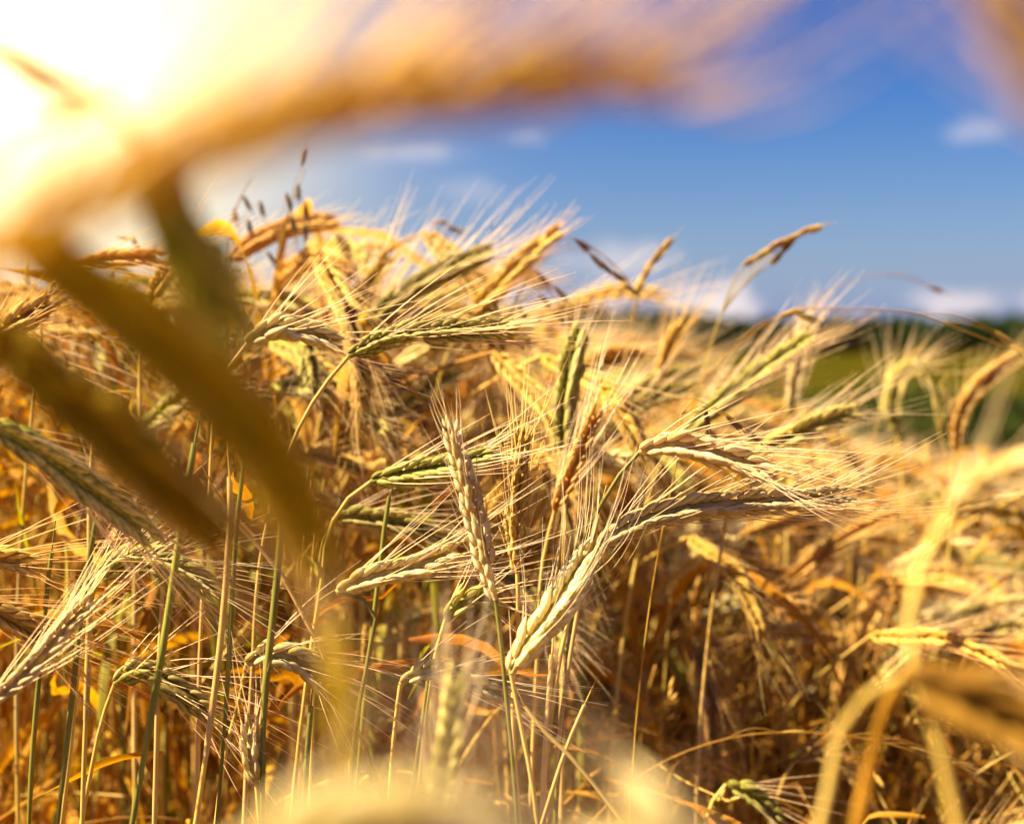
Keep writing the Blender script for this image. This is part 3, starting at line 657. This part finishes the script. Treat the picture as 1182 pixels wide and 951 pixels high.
SCOL = ['straw', 'green', 'straw', 'straw', 'straw', 'green', 'straw', 'brown', 'straw', 'green', 'straw', 'straw', 'brown', 'straw']
def make_proto(i):
    st, er, nod = HABITS[i]; rnd = float(rng.random())
    root = bpy.data.objects.new('rye_plant', None)
    parts = []
    sb = MB(); sp, _ = smooth_path(st, 50); tube(sb, sp, stem_radius(50, .0016, .0009), 6)
    parts.append(('stem', sb.mesh('stem', M['stem_' + SCOL[i]]), None))
    eb, ab = MB(), MB()
    ear_geo(eb, ab, er, VIEW, .0125, rng.uniform(0, 3.1), rng.uniform(.03, .05), rng.uniform(.25, .55), (.04, 0, .08), awn_r=.00023)
    parts.append(('ear', eb.mesh('ear', M['ear_' + COLS[i]]), ('awns', ab.mesh('awns', M['awn' if COLS[i] in ('pale', 'green') else 'awn_gold']))))
    for k in range(2):
        q = sp[int(rng.integers(28, 46))]; a = rng.uniform(0, 6.28); e = np.array([math.cos(a), math.sin(a), 0]); l_ = rng.uniform(.09, .17)
        lb = MB(); blade(lb, [q, q + e * l_ * .3 + [0, 0, l_ * .5], q + e * l_ * .75 + [0, 0, l_ * .35], q + e * l_ * 1.0 + [0, 0, -.02 - .04 * rng.random()]], rng.uniform(.005, .009), rng.uniform(.5, 3), rnd=rnd)
        parts.append(('leaf', lb.mesh('leaf', M[['leaf_dry', 'leaf_rust', 'leaf_green', 'leaf_dry'][int(rng.integers(0, 4))]]), None))
    return parts
PROTO = [make_proto(i) for i in range(14)]
TOPZ = [max(v.co.z for v in PROTO[i][1][1].vertices) + .012 for i in range(14)]

def top_height(x, y):
    """how tall the stand grows: higher to the left, a thin lodged patch to the right"""
    u = (x + .07) / max(y, .3)                 # bearing of the ear, which leans right
    px = 591 + u * FPX
    zl = 1.184 + .012 * math.sin(px * .02)
    if y > 1.2: zl -= .01 * (y - 1.2)
    pyr = np.interp(px, [-400, 560, 640, 820, 880, 1000, 1300], [0, 0, 452, 468, 498, 515, 520])
    zr = CAM_H - (pyr - 385) / FPX * y - np.interp(px, [900, 980], [0, .02])
    zr = min(zr, 1.16)
    if y < 1.1: zr = min(zr, np.interp(px, [640, 800, 1000], [1.12, 1.03, .99]))
    return np.interp(px, [440, 570], [zl, zr])
spots = []
def scatter(n, y0, y1, xr=.5):
    out = []
    while len(out) < n:
        y = math.sqrt(rng.uniform(y0 * y0, y1 * y1)); u = rng.uniform(-xr, xr)
        out.append((u * y, y))
    return out
cand = scatter(2900, .70, 2.6) + scatter(420, .86, 1.3, .42) + scatter(1500, 2.6, 9.0, .48)
plants = []
for x, y in cand:
    zt = float(top_height(x, y))
    r = rng.random()
    if y < .92 and -.22 < x < .5 and r < .95 and (x > -.1 or y < .70 or zt > 1.0): continue
    if y < .86 and zt > 1.04 and r < .92: continue       # the open pocket where the sharp ears stand
    zt += (-abs(rng.normal(0, .02)) if r < .55 else -rng.uniform(.03, .30)) + (rng.uniform(0, .05 if x < 0 else .025) if r < .14 else 0)
    px = 591 + x / y * FPX; py = 385 - (zt - CAM_H) / y * FPX
    i = int(rng.integers(0, 14)); rz = rng.normal(0, .8) if rng.random() < .8 else rng.uniform(-3.1, 3.1)
    plants.append((y, x, zt, i, rz, px, py))
plants.sort(key=lambda p: p[0])
single, mass = [], []
for p in plants:
    if len(single) < 225 and -60 < p[5] < 1230 and 200 < p[6] < 960 and p[0] > .68: single.append(p)
    else: mass.append(p)
CW = {'gold': 'golden', 'green': 'yellow green', 'pale': 'pale straw', 'brown': 'brown'}
def copy_obj(o, parent):
    c = o.copy(); COL.objects.link(c); c.parent = parent; return c
FIRST = {}
for (y, x, zt, i, rz, px, py) in single:
    s = zt / TOPZ[i]
    if i not in FIRST:
        root = bpy.data.objects.new('rye_plant', None); COL.objects.link(root)
        for nm, me, sub in PROTO[i]:
            o = link(nm, me, root)
            if sub: link(sub[0], sub[1], o)
        FIRST[i] = root
    else:
        src = FIRST[i]; root = src.copy(); COL.objects.link(root)
        for ch in src.children:
            c = copy_obj(ch, root)
            for g in ch.children: copy_obj(g, c)
    root.location = (x, y, 0); root.rotation_euler = (rng.normal(0, .03), rng.normal(0.02, .03), rz); root.scale = (s, s, s)
    nod = HABITS[i][2]
    pose = 'upright' if nod < .6 else ('slanting' if nod < 1.2 else ('nodding' if nod < 1.7 else 'drooping'))
    where = ('at the left' if px < 400 else 'behind the centre' if px < 800 else 'at the right')
    hgt = 'near the skyline' if py < 470 else ('mid-height' if py < 640 else 'low down')
    tag(root, f'{CW[COLS[i]]} rye plant, {pose} ear, {hgt} {where}', 'rye plant', f'{CW[COLS[i]]} rye plants with {pose} ears {hgt} {where}')

# the rest of the stand beyond counting: one object, coarser plants
mats = [M['ear_gold'], M['ear_green'], M['ear_pale'], M['ear_brown'], M['awn'], M['stem_straw'], M['stem_green'], M['leaf_dry'], M['leaf_rust'], M['stem_brown']]
mi_col = {'gold': 0, 'green': 1, 'pale': 2, 'brown': 3}; mi_st = {'straw': 5, 'green': 6, 'brown': 9}
LO = []
for i in range(14):
    st, er, nod = HABITS[i]; mb = MB()
    sp, _ = smooth_path(st, 12); tube(mb, sp, np.linspace(.0017, .0010, 12), 4, mi_st[SCOL[i]])
    ear_geo(mb, mb, er, VIEW, .0125, rng.uniform(0, 3), .05, .6, (.04, 0, .08), lo=True, mi=mi_col[COLS[i]], ami=4)
    for k in range(3):
        q = sp[int(rng.integers(6, 11))]; a = rng.uniform(0, 6.28); e = np.array([math.cos(a), math.sin(a), 0]); l_ = rng.uniform(.10, .18)
        blade(mb, [q, q + e * l_ * .3 + [0, 0, l_ * .5], q + e * l_ * .75 + [0, 0, l_ * .3], q + e * l_ + [0, 0, -.03]], .008, 2, n=7, mi=7 + int(rng.integers(0, 2)))
    LO.append(mb.arrays())
big = MB()
# low plants round and under the camera, below its line of sight
for _ in range(700):
    y = rng.uniform(-.9, .66); x = rng.uniform(-1.1, 1.1)
    zt = CAM_H - max(.28, .30 + .36 * max(y, 0)) - rng.uniform(0, .12)
    mass.append((y, x, zt, int(rng.integers(0, 14)), rng.uniform(-3, 3), 0, 0))
for (y, x, zt, i, rz, px, py) in mass:
    V, A, Q, T, QM, TM = LO[i]; s = zt / TOPZ[i]; c, sn = math.cos(rz), math.sin(rz)
    V2 = np.stack([(V[:, 0] * c - V[:, 1] * sn) * s + x, (V[:, 0] * sn + V[:, 1] * c) * s + y, V[:, 2] * s], 1)
    A2 = A.copy(); A2[:, 2] = rng.random()
    big.v.append(V2); big.a.append(A2); big.q.append(Q + big.n); big.qm.append(QM); big.n += len(V2)
tag(link('rye_crop', big.mesh('rye_crop', mats)), 'dense golden rye crop filling the field behind the single plants', 'rye crop', kind='stuff')

# dry leaves and broken straw tangled between the stems
lb = MB()
for _ in range(3600):
    y = math.sqrt(rng.uniform(.62 ** 2, 2.6 ** 2)); x = rng.uniform(-.46, .46) * y
    zt = float(top_height(x, y)) - .06; z = zt - abs(rng.normal(0, .14)) - .02
    if z < .1: continue
    a = rng.uniform(0, 6.28); up = rng.uniform(-.5, 1.1); L = rng.uniform(.03, .11)
    e = unit(np.array([math.cos(a), math.sin(a) * .7, up])); c = np.array([x, y, z]); k = rng.normal(0, .3, 3)
    blade(lb, [c, c + e * L * .4 + k * L * .15, c + e * L * .8 + [0, 0, -.01], c + e * L + k * L * .4 - [0, 0, .012]], rng.uniform(.0022, .0068 if x < 0 else .0042), rng.uniform(-3, 3), n=8, mi=int(rng.choice([0, 0, 1, 1, 1, 1, 2])), rnd=float(rng.random()))
tag(link('dry_leaves', lb.mesh('dry_leaves', [M['leaf_dry'], M['leaf_rust'], M['leaf_green']])), 'dry orange and tan leaves tangled between the rye stems', 'dry leaves', kind='stuff')
gb = MB()
for gi in range(15000):
    y = math.sqrt(rng.uniform(.75 ** 2, 2.8 ** 2)); u = rng.uniform(-.02, .46) if rng.random() < .8 else rng.uniform(-.46, 0)
    x = u * y; zt = float(top_height(x, y)); z = zt - rng.uniform(.0, .30) - .08
    a = rng.uniform(0, 6.28); L = rng.uniform(.06, .16); tilt = rng.uniform(-.3, 1.4)
    if gi > 9000:                                # thin upright and leaning straws of the second row
        y = math.sqrt(rng.uniform(.84 ** 2, 1.7 ** 2)); x = rng.uniform(-.42, .45) * y
        z = float(top_height(x, y)) - rng.uniform(.06, .42); L = rng.uniform(.12, .24); tilt = rng.uniform(.8, 4)
        if z + L > float(top_height(x, y)) + .01: L = .1
    e = unit(np.array([math.cos(a), math.sin(a), tilt])); c = np.array([x, y, z]); k = rng.normal(0, .25, 3)
    pth = smooth_path([c, c + e * L * .5 + k * L * .3, c + e * L + k * L * .2 - [0, 0, L * .15]], 8)[0]
    m = int(rng.choice([0, 1, 1, 2])); rn = float(rng.random())
    tube(gb, pth, np.linspace(.0008, .0003, 8), 4, m, None, rn)
    if rng.random() < (.6 if gi < 9000 else .2):      # a small dry seed head at the tip
        nn = 5; bs = pth[-1] - e * np.linspace(0, .018, nn)[:, None]; dd = unit(np.tile(e, (nn, 1)) + rng.normal(0, .4, (nn, 3)))
        ss = unit(np.cross(dd, VIEW)); husks(gb, bs, dd, ss, np.cross(ss, dd), np.full(nn, .009), np.full(nn, .0026), np.full(nn, .002), HT_LO, rn, int(rng.choice([1, 3, 3])))
tag(link('dry_grass', gb.mesh('dry_grass', [M['stem_straw'], M['stem_brown'], M['leaf_dry'], M['ear_gold']])), 'fine dry grass and seed heads tangled through the lower stand', 'dry grass', kind='stuff')
print('objects', len(bpy.data.objects))
